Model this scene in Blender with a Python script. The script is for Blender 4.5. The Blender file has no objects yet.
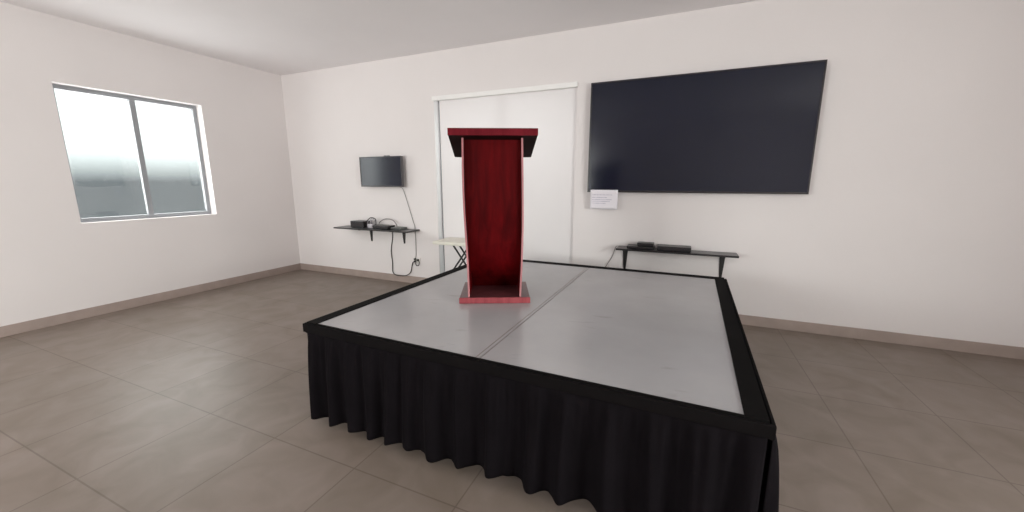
import bpy, bmesh, math, random
from mathutils import Vector, Matrix
random.seed(7)
C = bpy.context.scene.collection
sc = bpy.context.scene
ST = 0.72                                    # height of the stage top above the floor

# ---------------------------------------------------------------- camera
cam_d = bpy.data.cameras.new('camera'); cam = bpy.data.objects.new('camera', cam_d); C.objects.link(cam)
cam_d.sensor_fit = 'HORIZONTAL'; cam_d.sensor_width = 36; cam_d.lens = 387.55*36/1024
cam.location = (0, 0, 0.92+ST)
cam.rotation_euler = (math.pi/2-0.1888, 0, 0.4099)
cam_d.clip_start = .05
sc.camera = cam

# ---------------------------------------------------------------- world and light
w = bpy.data.worlds.new('sky'); sc.world = w; w.use_nodes = True
nt = w.node_tree; nt.nodes.clear()
out = nt.nodes.new('ShaderNodeOutputWorld'); bg = nt.nodes.new('ShaderNodeBackground')
tc = nt.nodes.new('ShaderNodeTexCoord'); sx = nt.nodes.new('ShaderNodeSeparateXYZ'); cr = nt.nodes.new('ShaderNodeValToRGB')
nt.links.new(tc.outputs['Generated'], sx.inputs[0]); nt.links.new(sx.outputs[2], cr.inputs[0])
cr.color_ramp.elements[0].position = 0.0; cr.color_ramp.elements[0].color = (.16, .17, .18, 1)
cr.color_ramp.elements[1].position = 0.06; cr.color_ramp.elements[1].color = (.95, 1.0, 1.0, 1)
nt.links.new(cr.outputs[0], bg.inputs[0]); bg.inputs[1].default_value = 1.3
nt.links.new(bg.outputs[0], out.inputs[0])

def area(name, loc, rot, sx_, sy_, power, col=(1, 1, 1)):
    l = bpy.data.lights.new(name, 'AREA'); l.shape = 'RECTANGLE'; l.size = sx_; l.size_y = sy_; l.energy = power; l.color = col
    o = bpy.data.objects.new(name, l); C.objects.link(o); o.location = loc; o.rotation_euler = rot
    return o
# daylight just outside each window; the left, rear and right sources are added
area('added_daylight_left', (-6.95, 2.95, 1.95), (0, -math.pi/2, 0), 1.5, 1.5, 36, (1, .97, .97))
area('added_daylight_rear', (-4.5, -3.85, 1.9), (math.pi/2, 0, 0), 2.6, 1.7, 260, (1, .955, .94))
area('added_daylight_right', (4.55, -.2, 1.9), (0, math.pi/2, 0), 1.6, 3.0, 300, (1, .955, .94))
area('daylight_behind_blind', (-2.37, 5.75, 2.3), (-math.pi/2, 0, 0), 2.0, 1.0, 16, (1, 1, 1))

sc.view_settings.view_transform = 'Standard'; sc.view_settings.look = 'None'
sc.view_settings.gamma = 1; sc.view_settings.use_curve_mapping = False
sc.view_settings.exposure = 0.35
sc.cycles.max_bounces = 10; sc.cycles.diffuse_bounces = 7; sc.cycles.use_denoising = True
sc.cycles.caustics_reflective = False; sc.cycles.caustics_refractive = False
sc.cycles.sample_clamp_indirect = 4

# ---------------------------------------------------------------- materials
def mat(name, col, rough=.6, spec=.5, metal=0, coat=0, sheen=0, var=0, vscale=8, bump=0, bscale=60, stretch=None, col2=None):
    m = bpy.data.materials.new(name); m.use_nodes = True; n = m.node_tree; b = n.nodes['Principled BSDF']
    b.inputs['Base Color'].default_value = (*col, 1); b.inputs['Roughness'].default_value = rough
    b.inputs['Specular IOR Level'].default_value = spec; b.inputs['Metallic'].default_value = metal
    b.inputs['Coat Weight'].default_value = coat; b.inputs['Coat Roughness'].default_value = .12
    b.inputs['Sheen Weight'].default_value = sheen
    t = n.nodes.new('ShaderNodeTexCoord'); mp = n.nodes.new('ShaderNodeMapping')
    n.links.new(t.outputs['Object'], mp.inputs[0])
    if stretch: mp.inputs['Scale'].default_value = stretch
    nz = n.nodes.new('ShaderNodeTexNoise'); nz.inputs['Scale'].default_value = vscale; nz.inputs['Detail'].default_value = 5
    n.links.new(mp.outputs[0], nz.inputs[0])
    r = n.nodes.new('ShaderNodeValToRGB'); r.color_ramp.elements[0].position = .3; r.color_ramp.elements[1].position = .7
    c2 = col2 or tuple(min(1, c*(1+var)) for c in col)
    r.color_ramp.elements[0].color = (*[c*(1-var) for c in col], 1); r.color_ramp.elements[1].color = (*c2, 1)
    n.links.new(nz.outputs[0], r.inputs[0]); n.links.new(r.outputs[0], b.inputs['Base Color'])
    if bump:
        nb = n.nodes.new('ShaderNodeTexNoise'); nb.inputs['Scale'].default_value = bscale
        bp = n.nodes.new('ShaderNodeBump'); bp.inputs['Strength'].default_value = bump; bp.inputs['Distance'].default_value = .004
        n.links.new(mp.outputs[0], nb.inputs[0]); n.links.new(nb.outputs[0], bp.inputs['Height']); n.links.new(bp.outputs[0], b.inputs['Normal'])
    return m

M = {}
M['wall'] = mat('painted wall', (.76, .722, .718), .85, .2, var=.012, vscale=1.5, bump=.15, bscale=40)
M['ceiling'] = mat('ceiling paint', (.85, .825, .835), .9, .2, var=.01, vscale=2)
M['base'] = mat('skirting tile', (.36, .29, .26), .5, .4, var=.08, vscale=6)
M['deck'] = mat('grey stage laminate', (.385, .378, .388), .23, .5, var=.075, vscale=1.6, bump=.035, bscale=7)
n = M['deck'].node_tree; p = n.nodes['Principled BSDF']; src = p.inputs['Base Color'].links[0].from_socket      # scuffs
t = n.nodes.new('ShaderNodeTexCoord'); mp = n.nodes.new('ShaderNodeMapping'); mp.inputs['Scale'].default_value = (2.2, 7, 1); n.links.new(t.outputs['Object'], mp.inputs[0])
nz = n.nodes.new('ShaderNodeTexNoise'); nz.inputs['Scale'].default_value = 1.6; nz.inputs['Detail'].default_value = 4; nz.inputs['Distortion'].default_value = .7; n.links.new(mp.outputs[0], nz.inputs[0])
r = n.nodes.new('ShaderNodeValToRGB'); r.color_ramp.elements[0].position = .66; r.color_ramp.elements[1].position = .80
r.color_ramp.elements[0].color = (1, 1, 1, 1); r.color_ramp.elements[1].color = (.84, .83, .82, 1); n.links.new(nz.outputs[0], r.inputs[0])
mx = n.nodes.new('ShaderNodeMix'); mx.data_type = 'RGBA'; mx.blend_type = 'MULTIPLY'; mx.inputs[0].default_value = 1
n.links.new(src, mx.inputs[6]); n.links.new(r.outputs[0], mx.inputs[7]); n.links.new(mx.outputs[2], p.inputs['Base Color'])
M['black_trim'] = mat('black edge trim', (.005, .0044, .0044), .75, .06, var=.1)
M['seam'] = mat('worn seam strip', (.20, .17, .16), .5, .3, var=.2, vscale=14)
M['cloth'] = mat('black skirt cloth', (.0060, .0048, .0060), .9, .05, var=.15, vscale=5, bump=.2, bscale=300)
M['band'] = mat('black skirt band', (.0055, .0045, .0048), .9, .08, var=.1, vscale=20)
M['steel_black'] = mat('black painted steel', (.015, .014, .014), .45, .5, var=.1)
M['plastic'] = mat('black plastic', (.014, .013, .015), .35, .5, var=.1)
M['shelf'] = mat('black shelf board', (.02, .018, .02), .3, .5, var=.1, vscale=12)
M['screen'] = mat('dark glass screen', (.005, .007, .020), .17, .42)
M['bezel'] = mat('dark bezel', (.02, .015, .018), .3, .5, var=.05)
M['frame_grey'] = mat('grey tv edge', (.10, .095, .10), .35, .5, var=.05)
M['white_plastic'] = mat('white plastic', (.72, .70, .62), .45, .4, var=.02)
M['outlet'] = mat('outlet white', (.75, .73, .70), .4, .4, var=.02)
M['paper'] = mat('paper', (.80, .77, .82), .8, .2, var=.01)
M['ink'] = mat('faded print', (.50, .48, .56), .8, .2, var=.05)
M['alu'] = mat('window frame aluminium', (.30, .31, .33), .4, .5, var=.02)
M['cassette'] = mat('blind cassette white', (.86, .85, .84), .4, .5, var=.01)
M['cord'] = mat('black cord', (.03, .028, .028), .5, .4, var=.1)
M['grey_cord'] = mat('grey cord', (.25, .23, .23), .5, .4, var=.1)
M['clear_plastic'] = mat('pale translucent plastic', (.42, .40, .43), .3, .5, var=.1)
M['grey_plastic'] = mat('grey plastic', (.13, .14, .135), .4, .5, var=.1)
M['rail'] = mat('black rubber feet', (.01, .01, .01), .7, .3, var=.1)

def wood(name, a, b_, rough=.28, coat=.35):
    m = bpy.data.materials.new(name); m.use_nodes = True; n = m.node_tree; p = n.nodes['Principled BSDF']
    t = n.nodes.new('ShaderNodeTexCoord'); mp = n.nodes.new('ShaderNodeMapping'); mp.inputs['Scale'].default_value = (1, 1, .13)
    n.links.new(t.outputs['Object'], mp.inputs[0])
    nz = n.nodes.new('ShaderNodeTexNoise'); nz.inputs['Scale'].default_value = 22; nz.inputs['Detail'].default_value = 7; nz.inputs['Distortion'].default_value = .6
    big = n.nodes.new('ShaderNodeTexNoise'); big.inputs['Scale'].default_value = 5; big.inputs['Detail'].default_value = 2
    n.links.new(mp.outputs[0], nz.inputs[0]); n.links.new(mp.outputs[0], big.inputs[0])
    ad = n.nodes.new('ShaderNodeMath'); ad.operation = 'ADD'; n.links.new(nz.outputs[0], ad.inputs[0]); n.links.new(big.outputs[0], ad.inputs[1])
    hf = n.nodes.new('ShaderNodeMath'); hf.operation = 'MULTIPLY'; hf.inputs[1].default_value = .5; n.links.new(ad.outputs[0], hf.inputs[0])
    r = n.nodes.new('ShaderNodeValToRGB'); r.color_ramp.elements[0].position = .36; r.color_ramp.elements[1].position = .64
    r.color_ramp.elements[0].color = (*a, 1); r.color_ramp.elements[1].color = (*b_, 1)
    n.links.new(hf.outputs[0], r.inputs[0]); n.links.new(r.outputs[0], p.inputs['Base Color'])
    p.inputs['Roughness'].default_value = rough; p.inputs['Coat Weight'].default_value = coat; p.inputs['Coat Roughness'].default_value = .15
    p.inputs['Specular IOR Level'].default_value = .06
    return m
M['mahogany'] = wood('mahogany veneer', (.042, .0010, .0016), (.105, .0020, .0034), .5, 0)
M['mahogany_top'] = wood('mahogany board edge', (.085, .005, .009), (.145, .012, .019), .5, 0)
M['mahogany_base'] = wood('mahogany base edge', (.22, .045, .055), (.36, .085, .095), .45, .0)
M['mahogany_plinth'] = wood('mahogany base board', (.09, .028, .032), (.13, .042, .046), .3, .28)
M['mahogany_shade'] = wood('mahogany underside', (.012, .004, .004), (.022, .006, .006), .6, 0)  # desk underside lies in shadow; that shade is put into the colour
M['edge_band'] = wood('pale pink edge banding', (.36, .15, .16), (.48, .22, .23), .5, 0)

def floor_mat():
    m = bpy.data.materials.new('beige floor tiles'); m.use_nodes = True; n = m.node_tree; p = n.nodes['Principled BSDF']
    t = n.nodes.new('ShaderNodeTexCoord'); mp = n.nodes.new('ShaderNodeMapping')
    S = .684
    mp.inputs['Location'].default_value = (.95/S+.0, -1.455/S, 0); mp.inputs['Scale'].default_value = (1/S, 1/S, 1)
    n.links.new(t.outputs['Object'], mp.inputs[0])
    br = n.nodes.new('ShaderNodeTexBrick'); br.offset = 0; br.squash = 1
    br.inputs['Scale'].default_value = 1; br.inputs['Brick Width'].default_value = 1; br.inputs['Row Height'].default_value = 1
    br.inputs['Mortar Size'].default_value = .007; br.inputs['Mortar Smooth'].default_value = .3; br.inputs['Bias'].default_value = 0
    br.inputs['Color1'].default_value = (.215, .175, .15, 1); br.inputs['Color2'].default_value = (.20, .165, .14, 1); br.inputs['Mortar'].default_value = (.145, .115, .095, 1)
    n.links.new(mp.outputs[0], br.inputs[0])
    nz = n.nodes.new('ShaderNodeTexNoise'); nz.inputs['Scale'].default_value = 3.5; nz.inputs['Detail'].default_value = 6; nz.inputs['Distortion'].default_value = .8
    n.links.new(t.outputs['Object'], nz.inputs[0])
    r = n.nodes.new('ShaderNodeValToRGB'); r.color_ramp.elements[0].position = .3; r.color_ramp.elements[1].position = .7
    r.color_ramp.elements[0].color = (.86, .84, .80, 1); r.color_ramp.elements[1].color = (1.12, 1.12, 1.14, 1)
    n.links.new(nz.outputs[0], r.inputs[0])
    mx = n.nodes.new('ShaderNodeMix'); mx.data_type = 'RGBA'; mx.blend_type = 'MULTIPLY'; mx.inputs[0].default_value = 1
    n.links.new(br.outputs[0], mx.inputs[6]); n.links.new(r.outputs[0], mx.inputs[7]); n.links.new(mx.outputs[2], p.inputs['Base Color'])
    p.inputs['Roughness'].default_value = .42; p.inputs['Specular IOR Level'].default_value = .3
    return m
M['floor'] = floor_mat()

def blind_mat():
    m = bpy.data.materials.new('white blind fabric'); m.use_nodes = True; n = m.node_tree; n.nodes.clear()
    o = n.nodes.new('ShaderNodeOutputMaterial'); d = n.nodes.new('ShaderNodeBsdfDiffuse'); t = n.nodes.new('ShaderNodeBsdfTranslucent'); mx = n.nodes.new('ShaderNodeMixShader')
    d.inputs[0].default_value = (.80, .765, .765, 1); t.inputs[0].default_value = (.8, .75, .76, 1); mx.inputs[0].default_value = .14
    wv = n.nodes.new('ShaderNodeTexNoise'); wv.inputs['Scale'].default_value = 300; bp = n.nodes.new('ShaderNodeBump'); bp.inputs['Strength'].default_value = .05
    n.links.new(wv.outputs[0], bp.inputs['Height']); n.links.new(bp.outputs[0], d.inputs['Normal'])
    n.links.new(d.outputs[0], mx.inputs[1]); n.links.new(t.outputs[0], mx.inputs[2]); n.links.new(mx.outputs[0], o.inputs[0])
    return m
M['blind'] = blind_mat()
def glass_mat():
    m = bpy.data.materials.new('window glass'); m.use_nodes = True; n = m.node_tree; n.nodes.clear()
    o = n.nodes.new('ShaderNodeOutputMaterial'); a = n.nodes.new('ShaderNodeBsdfTransparent'); g = n.nodes.new('ShaderNodeBsdfGlossy'); mx = n.nodes.new('ShaderNodeMixShader')
    a.inputs[0].default_value = (.93, .96, .95, 1); g.inputs['Roughness'].default_value = .02; mx.inputs[0].default_value = .06
    n.links.new(a.outputs[0], mx.inputs[1]); n.links.new(g.outputs[0], mx.inputs[2]); n.links.new(mx.outputs[0], o.inputs[0])
    return m
M['glass'] = glass_mat()

# ---------------------------------------------------------------- helpers
def box(bm, lo, hi, bev=0, mtx=None):
    r = bmesh.ops.create_cube(bm, size=1); vs = r['verts']
    for v in vs:
        v.co = Vector([lo[i]+(v.co[i]+.5)*(hi[i]-lo[i]) for i in range(3)])
    if bev:
        es = list({e for v in vs for e in v.link_edges})
        rr = bmesh.ops.bevel(bm, geom=es, offset=bev, segments=2, affect='EDGES', profile=.6)
        vs = list({v for f in rr['faces'] for v in f.verts} | {v for v in vs if v.is_valid})
    if mtx is not None: bmesh.ops.transform(bm, matrix=mtx, verts=[v for v in vs if v.is_valid])
    return vs
def hull(bm, bottom, top):
    """closed solid from two equal-length rings"""
    n = len(bottom); a = [bm.verts.new(p) for p in bottom]; b = [bm.verts.new(p) for p in top]
    bm.faces.new(a[::-1]); bm.faces.new(b)
    for i in range(n): bm.faces.new((a[i], a[(i+1) % n], b[(i+1) % n], b[i]))
def tube(bm, pts, r, n=10, smooth=0):
    pts = [Vector(p) for p in pts]
    if smooth:
        q = []
        for i in range(len(pts)-1):
            p0 = pts[max(0, i-1)]; p1 = pts[i]; p2 = pts[i+1]; p3 = pts[min(len(pts)-1, i+2)]
            for k in range(smooth):
                t = k/smooth
                q.append(.5*((2*p1)+(p2-p0)*t+(2*p0-5*p1+4*p2-p3)*t*t+(3*p1-p0-3*p2+p3)*t**3))
        q.append(pts[-1]); pts = q
    rings = []; up = Vector((.13, .31, .94))
    for i, p in enumerate(pts):
        t = (pts[min(i+1, len(pts)-1)]-pts[max(i-1, 0)]).normalized()
        a = t.cross(up)
        if a.length < .05: a = t.cross(Vector((1, 0, 0)))
        a.normalize(); b = t.cross(a); up = a.cross(t) if False else up
        rings.append([bm.verts.new(p+(a*math.cos(2*math.pi*k/n)+b*math.sin(2*math.pi*k/n))*r) for k in range(n)])
    for i in range(len(rings)-1):
        for k in range(n): bm.faces.new((rings[i][k], rings[i][(k+1) % n], rings[i+1][(k+1) % n], rings[i+1][k]))
    bm.faces.new(rings[0][::-1]); bm.faces.new(rings[-1])
def obj(name, bm, m, parent=None, smooth=False, auto=False):
    bmesh.ops.recalc_face_normals(bm, faces=bm.faces)
    me = bpy.data.meshes.new(name); bm.to_mesh(me); bm.free()
    o = bpy.data.objects.new(name, me); C.objects.link(o); me.materials.append(M[m])
    if smooth:
        for p in me.polygons: p.use_smooth = True
    if parent: o.parent = parent
    return o
def B(): return bmesh.new()
def bx(name, lo, hi, m, parent=None, bev=0, mtx=None):
    b = B(); box(b, lo, hi, bev, mtx); return obj(name, b, m, parent)
def thing(name, label, cat, loc=(0, 0, 0), rz=0, group=None):
    o = bpy.data.objects.new(name, None); C.objects.link(o); o.location = loc; o.rotation_euler = (0, 0, rz)
    o['label'] = label; o['category'] = cat
    if group: o['group'] = group
    return o
def struct(o): o['kind'] = 'structure'; return o
def local(parent, children):
    """keep children built in world coordinates in place below a moved parent"""
    inv = (Matrix.Translation(parent.location) @ parent.rotation_euler.to_matrix().to_4x4()).inverted()
    for c in children: c.data.transform(inv @ Matrix.Identity(4))

# ---------------------------------------------------------------- room shell
X0, X1, Y0, Y1, ZC = -6.6, 4.2, -3.5, 5.04, 2.748+ST
T = .2
struct(bx('floor', (X0-T, Y0-T, -.1), (X1+T, Y1+T, 0), 'floor'))
struct(bx('ceiling', (X0-T, Y0-T, ZC), (X1+T, Y1+T, ZC+.15), 'ceiling'))
def wall(name, axis, at, a0, a1, holes):
    """axis 'x': runs along x at y=at outward T; axis 'y': runs along y at x=at. holes: (a0,a1,z0,z1)"""
    b = B(); o_, s = at
    def seg(u0, u1, z0, z1):
        if u1-u0 < 1e-4 or z1-z0 < 1e-4: return
        if axis == 'x': box(b, (u0, min(o_, o_+s*T), z0), (u1, max(o_, o_+s*T), z1))
        else: box(b, (min(o_, o_+s*T), u0, z0), (max(o_, o_+s*T), u1, z1))
    cur = a0
    for (h0, h1, z0, z1) in holes:
        seg(cur, h0, 0, ZC); seg(h0, h1, 0, z0); seg(h0, h1, z1, ZC); cur = h1
    seg(cur, a1, 0, ZC)
    return struct(obj(name, b, 'wall'))
WX0, WX1, WZ1 = -3.44, -1.302, 2.135+ST
wall('wall_back', 'x', (Y1, 1), X0-T, X1+T, [(WX0, WX1, 0.02, WZ1)])
wall('wall_left', 'y', (X0, -1), Y0, Y1, [(2.2, 3.7, 1.15, 2.75)])
wall('wall_right', 'y', (X1, 1), Y0, Y1, [(-1.7, 1.3, 1.05, 2.75)])
wall('wall_front', 'x', (Y0, -1), X0-T, X1+T, [(-5.8, -3.2, 1.05, 2.75)])
def skirting(name, lo, hi): struct(bx(name, lo, hi, 'base', bev=.003))
skirting('baseboard_back_left', (X0, Y1-.014, 0), (WX0-.01, Y1, .117))
skirting('baseboard_back_right', (WX1+.01, Y1-.014, 0), (X1, Y1, .117))
skirting('baseboard_left', (X0, Y0, 0), (X0+.014, Y1-.014, .117))
skirting('baseboard_right', (X1-.014, Y0, 0), (X1, Y1-.014, .117))
skirting('baseboard_front', (X0+.014, Y0, 0), (X1-.014, Y0+.014, .117))

def window(n, axis, at, a0, a1, z0, z1, mull):
    """frame set in the opening with one mesh of frame bars and a glass pane child"""
    b = B(); g = B(); w_ = .05; o_, s = at; d0, d1 = o_+s*.13, o_+s*.18
    def seg(bm, u0, u1, y0, y1, zz0, zz1, bev=0):
        lo, hi = min(y0, y1), max(y0, y1)
        if axis == 'x': box(bm, (u0, lo, zz0), (u1, hi, zz1), bev)
        else: box(bm, (lo, u0, zz0), (hi, u1, zz1), bev)
    seg(b, a0, a0+w_, d0, d1, z0, z1, .004); seg(b, a1-w_, a1, d0, d1, z0, z1, .004)
    seg(b, a0+w_, a1-w_, d0, d1, z0, z0+w_, .004); seg(b, a0+w_, a1-w_, d0, d1, z1-w_, z1, .004)
    for k in range(1, mull):
        u = a0+(a1-a0)*k/mull; seg(b, u-.03, u+.03, d0, d1, z0+w_, z1-w_, .004)
    f = struct(obj('window_%d' % n, b, 'alu'))
    seg(g, a0+.03, a1-.03, o_+s*.152, o_+s*.158, z0+.03, z1-.03)
    obj('pane', g, 'glass', f)
window(1, 'x', (Y1, 1), WX0, WX1, .02, WZ1, 2)
window(2, 'y', (X0, -1), 2.2, 3.7, 1.15, 2.75, 2)  # added left window, placed to be reflected in the small screen
window(3, 'x', (Y0, -1), -5.8, -3.2, 1.05, 2.75, 3)  # added rear window, out of view, to light the room
window(4, 'y', (X1, 1), -1.7, 1.3, 1.05, 2.75, 3)  # added right window, out of view, evens out the light

# roller blind hung in the tall window
t = thing('roller_blind', 'white roller blind pulled down over the tall window behind the podium', 'blind', (-2.37, 5.08, 0))
b = B(); BX0, BX1 = WX0+.068, WX1-.004
nx, nz = 40, 50; vs = [[None]*(nz+1) for _ in range(nx+1)]
for i in range(nx+1):
    for k in range(nz+1):
        x = BX0+(BX1-BX0)*i/nx; z = .05+(WZ1-.05-.05)*k/nz
        y = 5.085+.0035*math.sin(x*5)*math.sin(z*1.3)
        vs[i][k] = b.verts.new((x+2.37, y-5.08, z))
for i in range(nx):
    for k in range(nz): b.faces.new((vs[i][k], vs[i+1][k], vs[i+1][k+1], vs[i][k+1]))
o = obj('blind_fabric', b, 'blind', t, smooth=True)
b = B(); box(b, (WX0+2.37-.012, -.075, WZ1-.055), (WX1+2.37-.002+.012, -.042, WZ1+.006), .006); obj('cassette', b, 'cassette', t)
b = B(); tube(b, [(BX0+2.37, .005, .05), (BX1+2.37, .005, .05)], .012, 12); obj('bottom_bar', b, 'cassette', t, smooth=True)
b = B(); tube(b, [(BX0+2.36, .01, WZ1-.03), (BX1+2.37, .01, WZ1-.03)], .022, 14); obj('roller', b, 'cassette', t, smooth=True)

# ---------------------------------------------------------------- stage
PSI = -0.0216
SL = Vector((-2.1457, 1.719, 0))              # near left corner of the deck
def make_platform(first, label):
    t = thing('stage_platform', label, 'stage platform', (0, 0, 0), PSI, None)
    L, Wd = 2.44, 1.22
    s = 1 if first else -1                     # first: outer edge at local x=0; second mirrored
    def X(a, b_): return (a, b_) if s == 1 else (Wd-b_, Wd-a)
    x0, x1 = X(0, Wd-.0012)
    bx('deck', (x0, 0, ST-.03), (x1-.0, L, ST), 'deck', t)
    b = B(); e = .085; h = .006
    xo0, xo1 = X(-e, 0)
    box(b, (xo0, -.016, ST-.09), (xo1, L+e, ST+h), .002)
    xa, xb = (x0, x1)
    box(b, (xa, -.016, ST-.09), (xb, 0, ST+.002), .002)
    box(b, (xa, L, ST-.09), (xb, L+e, ST+h), .002)
    obj('edge_trim', b, 'black_trim', t)
    b = B(); sa, sb = X(Wd-.024, Wd-.019) if first else X(Wd-.007, Wd-.004); box(b, (sa, .002, ST-.002), (sb, L-.002, ST+.0012)); obj('seam_strip', b, 'seam', t)
    for lx in (.10, Wd-.12):
        for ly in (.12, L-.12):
            b = B(); tube(b, [(lx, ly, .0), (lx, ly, ST-.03)], .024, 12); obj('leg', b, 'steel_black', t, smooth=True)
    for ly in (.12, L/2, L-.12): bx('crossbar', (.05, ly-.02, ST-.085), (Wd-.05, ly+.02, ST-.03), 'steel_black', t, .003)
    return t
u = Vector((math.cos(PSI), math.sin(PSI), 0)); v = Vector((-math.sin(PSI), math.cos(PSI), 0))
p1 = make_platform(True, 'left grey stage platform with black rim, carrying the podium'); p1.location = SL
p2 = make_platform(False, 'right empty grey stage platform with black rim, in front of the large screen'); p2.location = SL+u*1.22

# pleated skirt hung round the front and both ends
t = thing('stage_skirt', 'black pleated cloth skirt hanging from the stage edge to the tiles', 'stage skirt', SL, PSI)
bumps = []
for x in (-2.10, -1.92, -1.76, -1.60, -1.44, -1.295, -1.135, -.95, -.74, -.50, -.35, -.14, .05, .24): bumps.append((x+2.1457, random.uniform(.8, 1.1), random.uniform(.045, .066)))
def fold(s, rnd):
    a = 0
    for (c, am, wd) in rnd: a = max(a, am*math.exp(-((s-c)/wd)**2))
    return a
def hemz(s):
    q = min(1, max(0, (s-.95)/.45)); return .066+.03*q*q*(3-2*q)
def skirt_side(b, A, d, nrm, L, rnd, seed):
    rs = random.Random(seed); ph = [rs.uniform(0, 6.28) for _ in range(6)]
    n = int(L/.009); rows = 30; z0 = ST-.008; H = ST-.045
    prev = None
    for i in range(n+1):
        s = L*i/n; f = fold(s, rnd); col = []
        ends = min(1, s/.03, (L-s)/.03)
        fine = math.sin(s*2*math.pi/.062+ph[0]+1.3*math.sin(s*9+ph[1]))
        for k in range(rows+1):
            q = k/rows; z = ST-.055-(ST-.055-hemz(s)-.006*math.sin(s*11+ph[2]))*q
            big = f*.078*(q**.5)
            sm = fine*.0075*(1-.75*q)*(min(1, q*6))
            md = .006*math.sin(s*2*math.pi/.117+ph[3]+q*1.1)*q
            off = .012+(big+sm+md)*ends+.010
            sway = .012*math.sin(q*2.6+ph[4]+s*7)*q*ends
            P_ = A+d*(s+sway)+nrm*off; col.append(b.verts.new((P_.x, P_.y, z)))
        if prev:
            for k in range(rows): b.faces.new((prev[k], col[k], col[k+1], prev[k+1]))
        prev = col
def rb(L, seed):
    rs = random.Random(seed); r = []; s = .05
    while s < L: r.append((s, rs.uniform(.7, 1.1), rs.uniform(.045, .07))); s += rs.uniform(.15, .25)
    return r
b = B(); e = .085
skirt_side(b, Vector((-e, 0, 0)), Vector((1, 0, 0)), Vector((0, -1, 0)), 2.44+2*e, bumps+[(c+.5, a, w_) for c, a, w_ in rb(2.3, 3) if c+.5 > 2.6], 1)
skirt_side(b, Vector((-e, 2.44+e, 0)), Vector((0, -1, 0)), Vector((-1, 0, 0)), 2.44+e, rb(2.5, 5), 2)
skirt_side(b, Vector((2.44+e, 0, 0)), Vector((0, 1, 0)), Vector((1, 0, 0)), 2.44+e, rb(2.5, 6), 3)
o = obj('pleated_cloth', b, 'cloth', t, smooth=True)
md = o.modifiers.new('thickness', 'SOLIDIFY'); md.thickness = .002
b = B()
box(b, (-e-.022, -.034, ST-.062), (2.44+e+.022, -.018, ST-.004), .004)
box(b, (-e-.022, -.018, ST-.075), (-e-.006, 2.44+e, ST-.004), .004)
box(b, (2.44+e+.006, -.018, ST-.075), (2.44+e+.022, 2.44+e, ST-.004), .004)
obj('header_band', b, 'band', t)

# ---------------------------------------------------------------- lectern (podium)
LY = .440
t = thing('podium', 'tall mahogany red wooden podium standing on the grey stage', 'podium', (-1.261, 2.576, ST+.0015), LY)
b = B(); box(b, (-.272, 0, 0), (.268, .475, .047), .003); base = obj('base', b, 'mahogany_plinth', t)
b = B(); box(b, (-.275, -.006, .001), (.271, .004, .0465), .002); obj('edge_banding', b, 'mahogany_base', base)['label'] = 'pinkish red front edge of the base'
def lin(tab, z):
    if z <= tab[0][0]: return tab[0][1]
    for (a, fa), (c, fc) in zip(tab, tab[1:]):
        if z <= c: return fa+(fc-fa)*(z-a)/(c-a)
    return tab[-1][1]
def interp(tab, z): return sum(lin(tab, z+d*.02) for d in range(-4, 5))/9
Lt = [(.047, -.207), (.34, -.214), (.55, -.224), (.78, -.231), (1.05, -.231), (1.24, -.229)]
Rt = [(.047, .199), (.30, .213), (.62, .219), (.90, .214), (1.24, .209)]
Ft = [(.047, .012), (.30, .035), (.62, .02), (.95, -.010), (1.24, .01)]     # S-curve of the side panels' front edge
ZT = 1.238
def topz(y): return 1.239-(y+.02)*.30
N = 40
for side, tab, sg in (('L', Lt, 1), ('R', Rt, -1)):
    b = B(); th = .0125; rings = []
    for i in range(N+1):
        z = .047+(ZT-.047)*i/N; x = interp(tab, z); f = interp(Ft, z)+.006
        zb = min(z, topz(.40)-.002)
        rings.append([b.verts.new(p) for p in ((x, f, z), (x+sg*th, f, z), (x+sg*th, .40, .047+(zb-.047) if z < topz(.40) else topz(.40)-.002+(z-topz(.40))*.0005), (x, .40, .047+(zb-.047) if z < topz(.40) else topz(.40)-.002+(z-topz(.40))*.0005))])
    for a, c in zip(rings, rings[1:]):
        for k in range(4): b.faces.new((a[k], a[(k+1) % 4], c[(k+1) % 4], c[k]))
    b.faces.new(rings[0][::-1]); b.faces.new(rings[-1])
    sp = obj('side_panel', b, 'mahogany', t)
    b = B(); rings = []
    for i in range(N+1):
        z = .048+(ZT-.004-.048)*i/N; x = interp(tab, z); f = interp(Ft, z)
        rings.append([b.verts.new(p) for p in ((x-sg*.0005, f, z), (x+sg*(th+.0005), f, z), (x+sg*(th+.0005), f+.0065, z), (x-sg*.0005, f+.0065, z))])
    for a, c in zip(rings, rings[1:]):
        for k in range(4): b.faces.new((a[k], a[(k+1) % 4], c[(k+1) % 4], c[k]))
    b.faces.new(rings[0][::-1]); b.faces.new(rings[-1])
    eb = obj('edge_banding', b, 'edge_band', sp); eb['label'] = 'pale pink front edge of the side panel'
# front panel between the side panels, receding towards its foot
b = B(); rings = []
Pt = [(.047, .40), (.30, .16), (.65, .06), (1.24, .045)]
Pt = [(.047, .385), (.16, .22), (.40, .10), (.75, .05), (1.24, .045)]
for i in range(N+1):
    z = .047+(ZT-.012-.047)*i/N; xl = interp(Lt, z)+.0135; xr = interp(Rt, z)-.0135; f = interp(Pt, z)
    rings.append([b.verts.new(p) for p in ((xl, f, z), (xr, f, z), (xr, f+.012, z), (xl, f+.012, z))])
for a, c in zip(rings, rings[1:]):
    for k in range(4): b.faces.new((a[k], a[(k+1) % 4], c[(k+1) % 4], c[k]))
b.faces.new(rings[0][::-1]); b.faces.new(rings[-1])
obj('front_panel', b, 'mahogany', t)
# shelf for the speaker inside
bx('shelf', (-.205, .075, .80), (.19, .39, .818), 'mahogany', t, .002)
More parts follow.
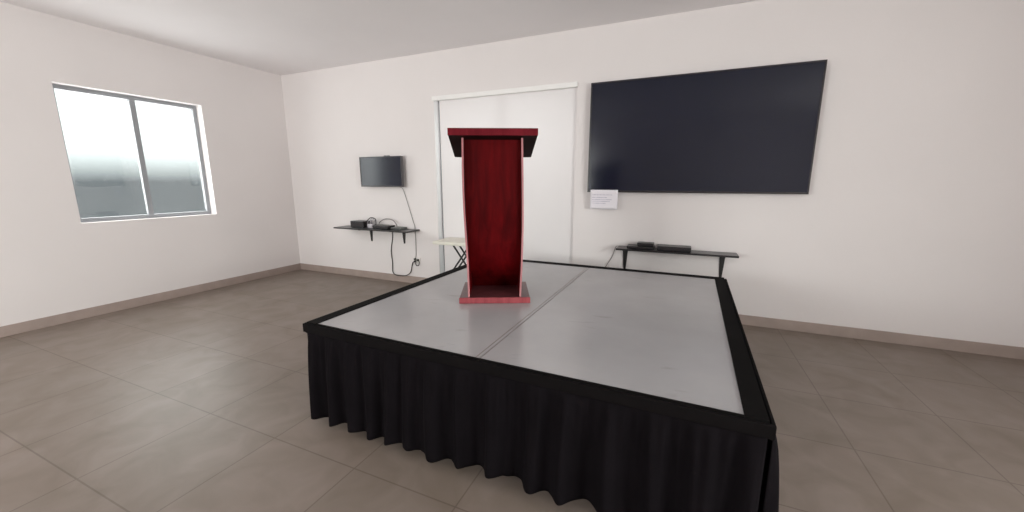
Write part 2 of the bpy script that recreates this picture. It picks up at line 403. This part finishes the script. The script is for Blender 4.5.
# sloping reading desk: front board high, falling away to the back
b = B()
f0, f1 = -.035, .42; zt0, zb0 = 1.283, 1.239; zt1 = 1.162; zb1 = 1.119
hull(b, [(-.319, f0, zb0), (.310, f0, zb0), (.310, f0, zt0), (-.319, f0, zt0)], [(-.327, f1, zb1), (.300, f1, zb1), (.300, f1, zt1), (-.327, f1, zt1)])
obj('desk_top', b, 'mahogany_shade', t)['label'] = 'underside of the sloping desk top, its shade painted near black'
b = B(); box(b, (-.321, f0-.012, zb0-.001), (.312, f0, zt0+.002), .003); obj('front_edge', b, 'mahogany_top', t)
b = B(); hull(b, [(-.322, f0, zt0+.001), (.313, f0, zt0+.001), (.313, f0, zt0+.006), (-.322, f0, zt0+.006)], [(-.327, f1, zt1+.001), (.300, f1, zt1+.001), (.300, f1, zt1+.006), (-.327, f1, zt1+.006)])
obj('writing_surface', b, 'mahogany', t)
b = B(); box(b, (-.313, f1-.004, zb1-.001), (.287, f1+.012, zt1+.03), .003); obj('book_stop', b, 'mahogany', t)

# ---------------------------------------------------------------- televisions
def W(x, zrel, y):                             # a point of the back wall brought forward to depth y
    k = y/5.04; return x*k, ST+.92+(zrel-.92)*k
t = thing('wall_television', 'very large black flat screen on the back wall, sheet taped at its corner', 'television', (0, 5.04, 0))
yf = 4.965; xl, zt = W(-1.128, 2.112, yf); _, zb = W(-1.09, .792, yf); wv = (zt-zb)*16/9; xr = xl+wv
b = B(); box(b, (xl, yf+.004-5.04, zb), (xr, yf+.045-5.04, zt), .006); obj('housing', b, 'bezel', t)
b = B(); e_ = .016
for lo, hi in (((xl, zt-e_), (xr, zt)), ((xl, zb), (xr, zb+.022)), ((xl, zb+.022), (xl+e_, zt-e_)), ((xr-e_, zb+.022), (xr, zt-e_))):
    box(b, (lo[0], yf-5.04-.006, lo[1]), (hi[0], yf-5.04+.006, hi[1]), .002)
obj('bezel', b, 'bezel', t)
bx('screen', (xl+e_, yf-5.04-.001, zb+.022), (xr-e_, yf-5.04+.005, zt-e_), 'screen', t)
bx('wall_mount', (xl+wv/2-.3, yf+.04-5.04, zb+.4), (xl+wv/2+.3, 0, zb+.9), 'steel_black', t, .004)

t = thing('wall_television', 'small flat screen on the back wall above the black shelf, left of the window', 'television', (-4.5, 5.04, 0))
yf = 4.93; xr, zt = W(-4.085, 1.322, yf); _, zb = W(-4.09, .842, yf); wv = (zt-zb)*16/9; xl = xr-wv
q = 4.5; yy = yf-5.04
b = B(); box(b, (xl+q, yy+.004, zb), (xr+q, yy+.05, zt), .008); obj('housing', b, 'frame_grey', t)
b = B(); e_ = .014
for lo, hi in (((xl, zt-e_), (xr, zt)), ((xl, zb), (xr, zb+.02)), ((xl, zb+.02), (xl+e_, zt-e_)), ((xr-e_, zb+.02), (xr, zt-e_))):
    box(b, (lo[0]+q, yy-.006, lo[1]), (hi[0]+q, yy+.006, hi[1]), .002)
obj('bezel', b, 'bezel', t)
bx('screen', (xl+q+e_, yy-.001, zb+.02), (xr+q-e_, yy+.005, zt-e_), 'screen', t)
bx('wall_mount', (xl+q+.25, yy+.045, zb+.12), (xr+q-.25, 0, zb+.38), 'steel_black', t, .004)
for xx in (-.36, -.30): bx('mount_hook', (xr+q+xx+.02, yy+.01, zt-.002), (xr+q+xx+.055, yy+.04, zt+.014), 'frame_grey', t, .003)

# notice under the big screen
x0, z1 = W(-1.088, .822, 4.955); x1, z0 = W(-.742, .580, 4.955)
t = thing('paper_notice', 'white printed paper sheet taped under the corner of the large screen', 'notice', ((x0+x1)/2, 4.955, 0))
cx = (x0+x1)/2
b = B(); n = 12; cols = []
for i in range(n+1):
    x = x0+(x1-x0)*i/n-cx; row = []
    for k in range(9):
        z = z0+(z1-z0)*k/8; row.append((x, .003*math.sin(i*.5)*(1-k/8)-.002, z-.006*(i/n)*(1-k/8)))
    cols.append([b.verts.new(p) for p in row])
for i in range(n):
    for k in range(8): b.faces.new((cols[i][k], cols[i+1][k], cols[i+1][k+1], cols[i][k+1]))
o = obj('sheet', b, 'paper', t, smooth=True); o.modifiers.new('thickness', 'SOLIDIFY').thickness = .0012
rs = random.Random(4); H = z1-z0; Wd = x1-x0
for fz, a, c in ((.74, .08, .80), (.60, .07, .62), (.49, .07, .80), (.40, .07, .72), (.30, .07, .58)):
    b = B(); x = a                            # a blurred printed line: a thin strip of varying height
    while x < c:
        l = rs.uniform(.03, .10); h = rs.choice((.0022, .0036)); box(b, (x0-cx+x*Wd, -.0085, z0+fz*H-h), (x0-cx+min(c, x+l)*Wd, -.0055, z0+fz*H+h)); x += l
    obj('printed_line', b, 'ink', t)
for xx in (x0-cx+.02, x1-cx-.05): bx('tape', (xx, -.0055, z1-.012), (xx+.03, .003, z1+.001), 'paper', t)

# ---------------------------------------------------------------- shelves
def shelf(label, xa, xb, y0, ztop, th, brackets, bl, cat='shelf'):
    t = thing('wall_shelf', label, cat, ((xa+xb)/2, 5.04, ztop)); cx = (xa+xb)/2
    b = B(); box(b, (xa-cx, y0-5.04, -th), (xb-cx, 0, 0), .003); obj('board', b, 'shelf', t)
    for bxp in brackets:
        b = B()
        hull(b, [(bxp-cx-.032, -.016, -th), (bxp-cx+.032, -.016, -th), (bxp-cx+.032, 0, -th), (bxp-cx-.032, 0, -th)][::-1],
             [(bxp-cx-.012, -.010, -th-bl), (bxp-cx+.012, -.010, -th-bl), (bxp-cx+.012, 0, -th-bl), (bxp-cx-.012, 0, -th-bl)][::-1])
        hull(b, [(bxp-cx-.014, y0-5.04+.04, -th-.010), (bxp-cx+.014, y0-5.04+.04, -th-.010), (bxp-cx+.014, y0-5.04+.04, -th), (bxp-cx-.014, y0-5.04+.04, -th)],
             [(bxp-cx-.014, -.012, -th-.016), (bxp-cx+.014, -.012, -th-.016), (bxp-cx+.014, -.012, -th), (bxp-cx-.014, -.012, -th)])
        obj('bracket', b, 'steel_black', t)
    return t
LZ = .180+ST
shelf('black wall shelf holding cables and devices, below the small television', -5.30, -3.79, 4.72, LZ, .022, (-4.10, -4.785), .225)
RZ = .122+ST
shelf('black wall shelf holding set-top boxes, below the large television', -.70, .62, 4.80, RZ, .022, (-.612, .48), .30)

# devices on the left shelf
def device(name, label, cat, lo, hi, m, bev=.006, extra=None):
    cx, cy = (lo[0]+hi[0])/2, (lo[1]+hi[1])/2
    t = thing(name, label, cat, (cx, cy, lo[2]))
    b = B(); box(b, (lo[0]-cx, lo[1]-cy, .004), (hi[0]-cx, hi[1]-cy, hi[2]-lo[2]), bev); obj('body', b, m, t)
    for sx_ in (lo[0]-cx+.015, hi[0]-cx-.015):
        for sy in (lo[1]-cy+.015, hi[1]-cy-.015):
            b = B(); tube(b, [(sx_, sy, 0), (sx_, sy, .008)], .007, 8); obj('foot', b, 'rail', t)
    b = B(); hx = hi[0]-cx; h = hi[2]-lo[2]
    box(b, (-hx*.8, lo[1]-cy-.0015, h*.35), (hx*.8, lo[1]-cy+.002, h*.7)); obj('front_strip', b, 'bezel' if m != 'bezel' else 'frame_grey', t)
    return t
device('media_box', 'black boxy device at the left end of the shelf below the small television', 'media box', (-5.00, 4.80, LZ), (-4.72, 5.00, LZ+.11), 'plastic')
device('media_box', 'low black receiver with an arched cable, mid-shelf below the small television', 'media box', (-4.53, 4.80, LZ), (-4.23, 4.98, LZ+.055), 'plastic')
device('network_switch', 'flat grey box near the free end of the shelf below the small television', 'network switch', (-4.20, 4.84, LZ), (-4.00, 5.00, LZ+.035), 'grey_plastic')
def cable(name, label, pts, r, m, cat='cable', plug=None):
    t = thing(name, label, cat, pts[0]); o0 = Vector(pts[0])
    b = B(); tube(b, [Vector(p)-o0 for p in pts], r, 8, smooth=8); obj('lead', b, m, t, smooth=True)
    if plug:
        p = Vector(plug)-o0; b = B(); box(b, (p.x-.015, p.y-.012, p.z-.015), (p.x+.015, p.y+.022, p.z+.015), .005); obj('plug', b, 'plastic', t)
    return t
cable('video_cable', 'thin grey cable arching over the black receiver on the left shelf', [(-4.55, 4.96, LZ+.006), (-4.53, 4.97, LZ+.09), (-4.42, 4.98, LZ+.145), (-4.28, 4.98, LZ+.135), (-4.20, 4.97, LZ+.08), (-4.17, 4.96, LZ+.036)], .0075, 'grey_cord')
# loose loops of pale cable
pts = []
for i in range(46):
    a = i/45*math.pi*5; rr = .065+.02*math.sin(a*.7); pts.append((-4.62+rr*math.cos(a)*.8, 4.88+.04*math.sin(a*.6), LZ+.075+rr*math.sin(a)))
b = B(); tube(b, [Vector(p)-Vector((-4.62, 4.88, LZ)) for p in pts], .006, 8, smooth=3)
t = thing('cable_coil', 'tangled coil of pale and dark cable beside the black box on the left shelf', 'cable', (-4.62, 4.88, LZ)); obj('loop', b, 'clear_plastic', t, smooth=True)
pts = [(-.08, -.03, .01), (-.09, -.02, .09), (-.02, .0, .165), (.06, .02, .15), (.09, .0, .09), (.10, -.02, .02)]
b = B(); tube(b, pts, .007, 8, smooth=8); obj('lead', b, 'cord', t, smooth=True)
b = B(); box(b, (-.05, -.05, 0), (.055, .03, .07), .015); obj('power_adapter', b, 'clear_plastic', t)

# wall outlet and cords on the left
Y = 5.04
t = thing('wall_outlet', 'white wall outlet with two black plugs, low on the wall left of the window', 'outlet', (-3.865, Y, .395))
b = B(); box(b, (-.065, -.010, -.045), (.065, 0, .045), .004); obj('plate', b, 'outlet', t)
for xx in (-.027, .027): bx('socket', (xx-.018, -.013, -.022), (xx+.018, -.008, .022), 'white_plastic', t, .003)
cable('power_cord', 'thin cord running from the small television down to the wall outlet', [(-4.07, 4.96, .842+ST), (-4.06, 5.022, .80+ST), (-3.99, 5.030, .58+ST), (-3.90, 5.030, .30+ST), (-3.872, 5.030, .19+ST), (-3.872, 5.030, -.10+ST), (-3.878, 5.030, -.25+ST), (-3.892, 5.018, -.302+ST)], .0045, 'grey_cord', plug=(-3.892, 5.012, -.306+ST))
cable('power_cord', 'dark cord hanging in a loop from the left shelf up to the outlet', [(-4.36, 4.99, LZ+.006), (-4.345, 5.032, LZ-.05) , (-4.335, 5.030, .02+ST), (-4.38, 5.030, -.2+ST), (-4.365, 5.028, -.40+ST), (-4.37, 5.028, -.56+ST), (-4.28, 5.010, -.608+ST), (-4.10, 5.006, -.600+ST), (-4.00, 5.020, -.54+ST), (-3.965, 5.030, -.42+ST), (-3.945, 5.026, -.37+ST), (-3.895, 5.014, -.345+ST)], .007, 'cord', plug=(-3.893, 5.012, -.343+ST))
cable('adapter_cord', 'short ring of cord dangling from the wall outlet', [(-3.838, 5.018, -.322+ST), (-3.81, 5.015, -.35+ST), (-3.82, 5.012, -.40+ST), (-3.86, 5.012, -.41+ST), (-3.885, 5.014, -.38+ST), (-3.875, 5.016, -.34+ST)], .006, 'cord', plug=(-3.838, 5.012, -.318+ST))

# devices on the right shelf
device('set_top_box', 'flat wide black set-top box lying lowest on the right shelf', 'set-top box', (-.575, 4.83, RZ), (-.26, 5.00, RZ+.035), 'plastic')
device('set_top_box', 'small black box resting on top of the flat set-top box', 'set-top box', (-.46, 4.86, RZ+.035), (-.27, 4.99, RZ+.075), 'plastic')
device('set_top_box', 'black recorder at the right of the shelf under the large television', 'set-top box', (-.23, 4.83, RZ), (.14, 5.01, RZ+.055), 'plastic')
cable('power_cord', 'thin pale cord hanging from the right shelf down behind the stage', [(-.66, 4.93, RZ+.006), (-.715, 4.97, RZ+.0), (-.745, 5.02, RZ-.05), (-.775, 5.03, -.03+ST), (-.83, 5.03, -.13+ST), (-.87, 5.03, -.24+ST), (-.88, 5.025, -.5+ST), (-.87, 5.015, -.70+ST)], .005, 'grey_cord')

# ---------------------------------------------------------------- folding table by the window
TZ = .098+ST
t = thing('folding_table', 'off-white plastic folding table with black crossed legs in front of the blind', 'table', (-2.80, 4.78, 0))
b = B(); box(b, (-.40, -.25, TZ-.046), (.60, .205, TZ), .012); obj('tabletop', b, 'white_plastic', t)
for yy in (-.13, .01):
    for s in (-1, 1):
        b = B(); tube(b, [(s*.13, yy+s*.014, TZ-.046), (-s*.42, yy+s*.014, .028)], .0125, 12); l = obj('leg', b, 'steel_black', t, smooth=True)
for s in (-1, 1):
    b = B(); tube(b, [(s*.42, -.22, .016), (s*.42, .19, .016)], .016, 12); obj('foot_bar', b, 'steel_black', t, smooth=True)
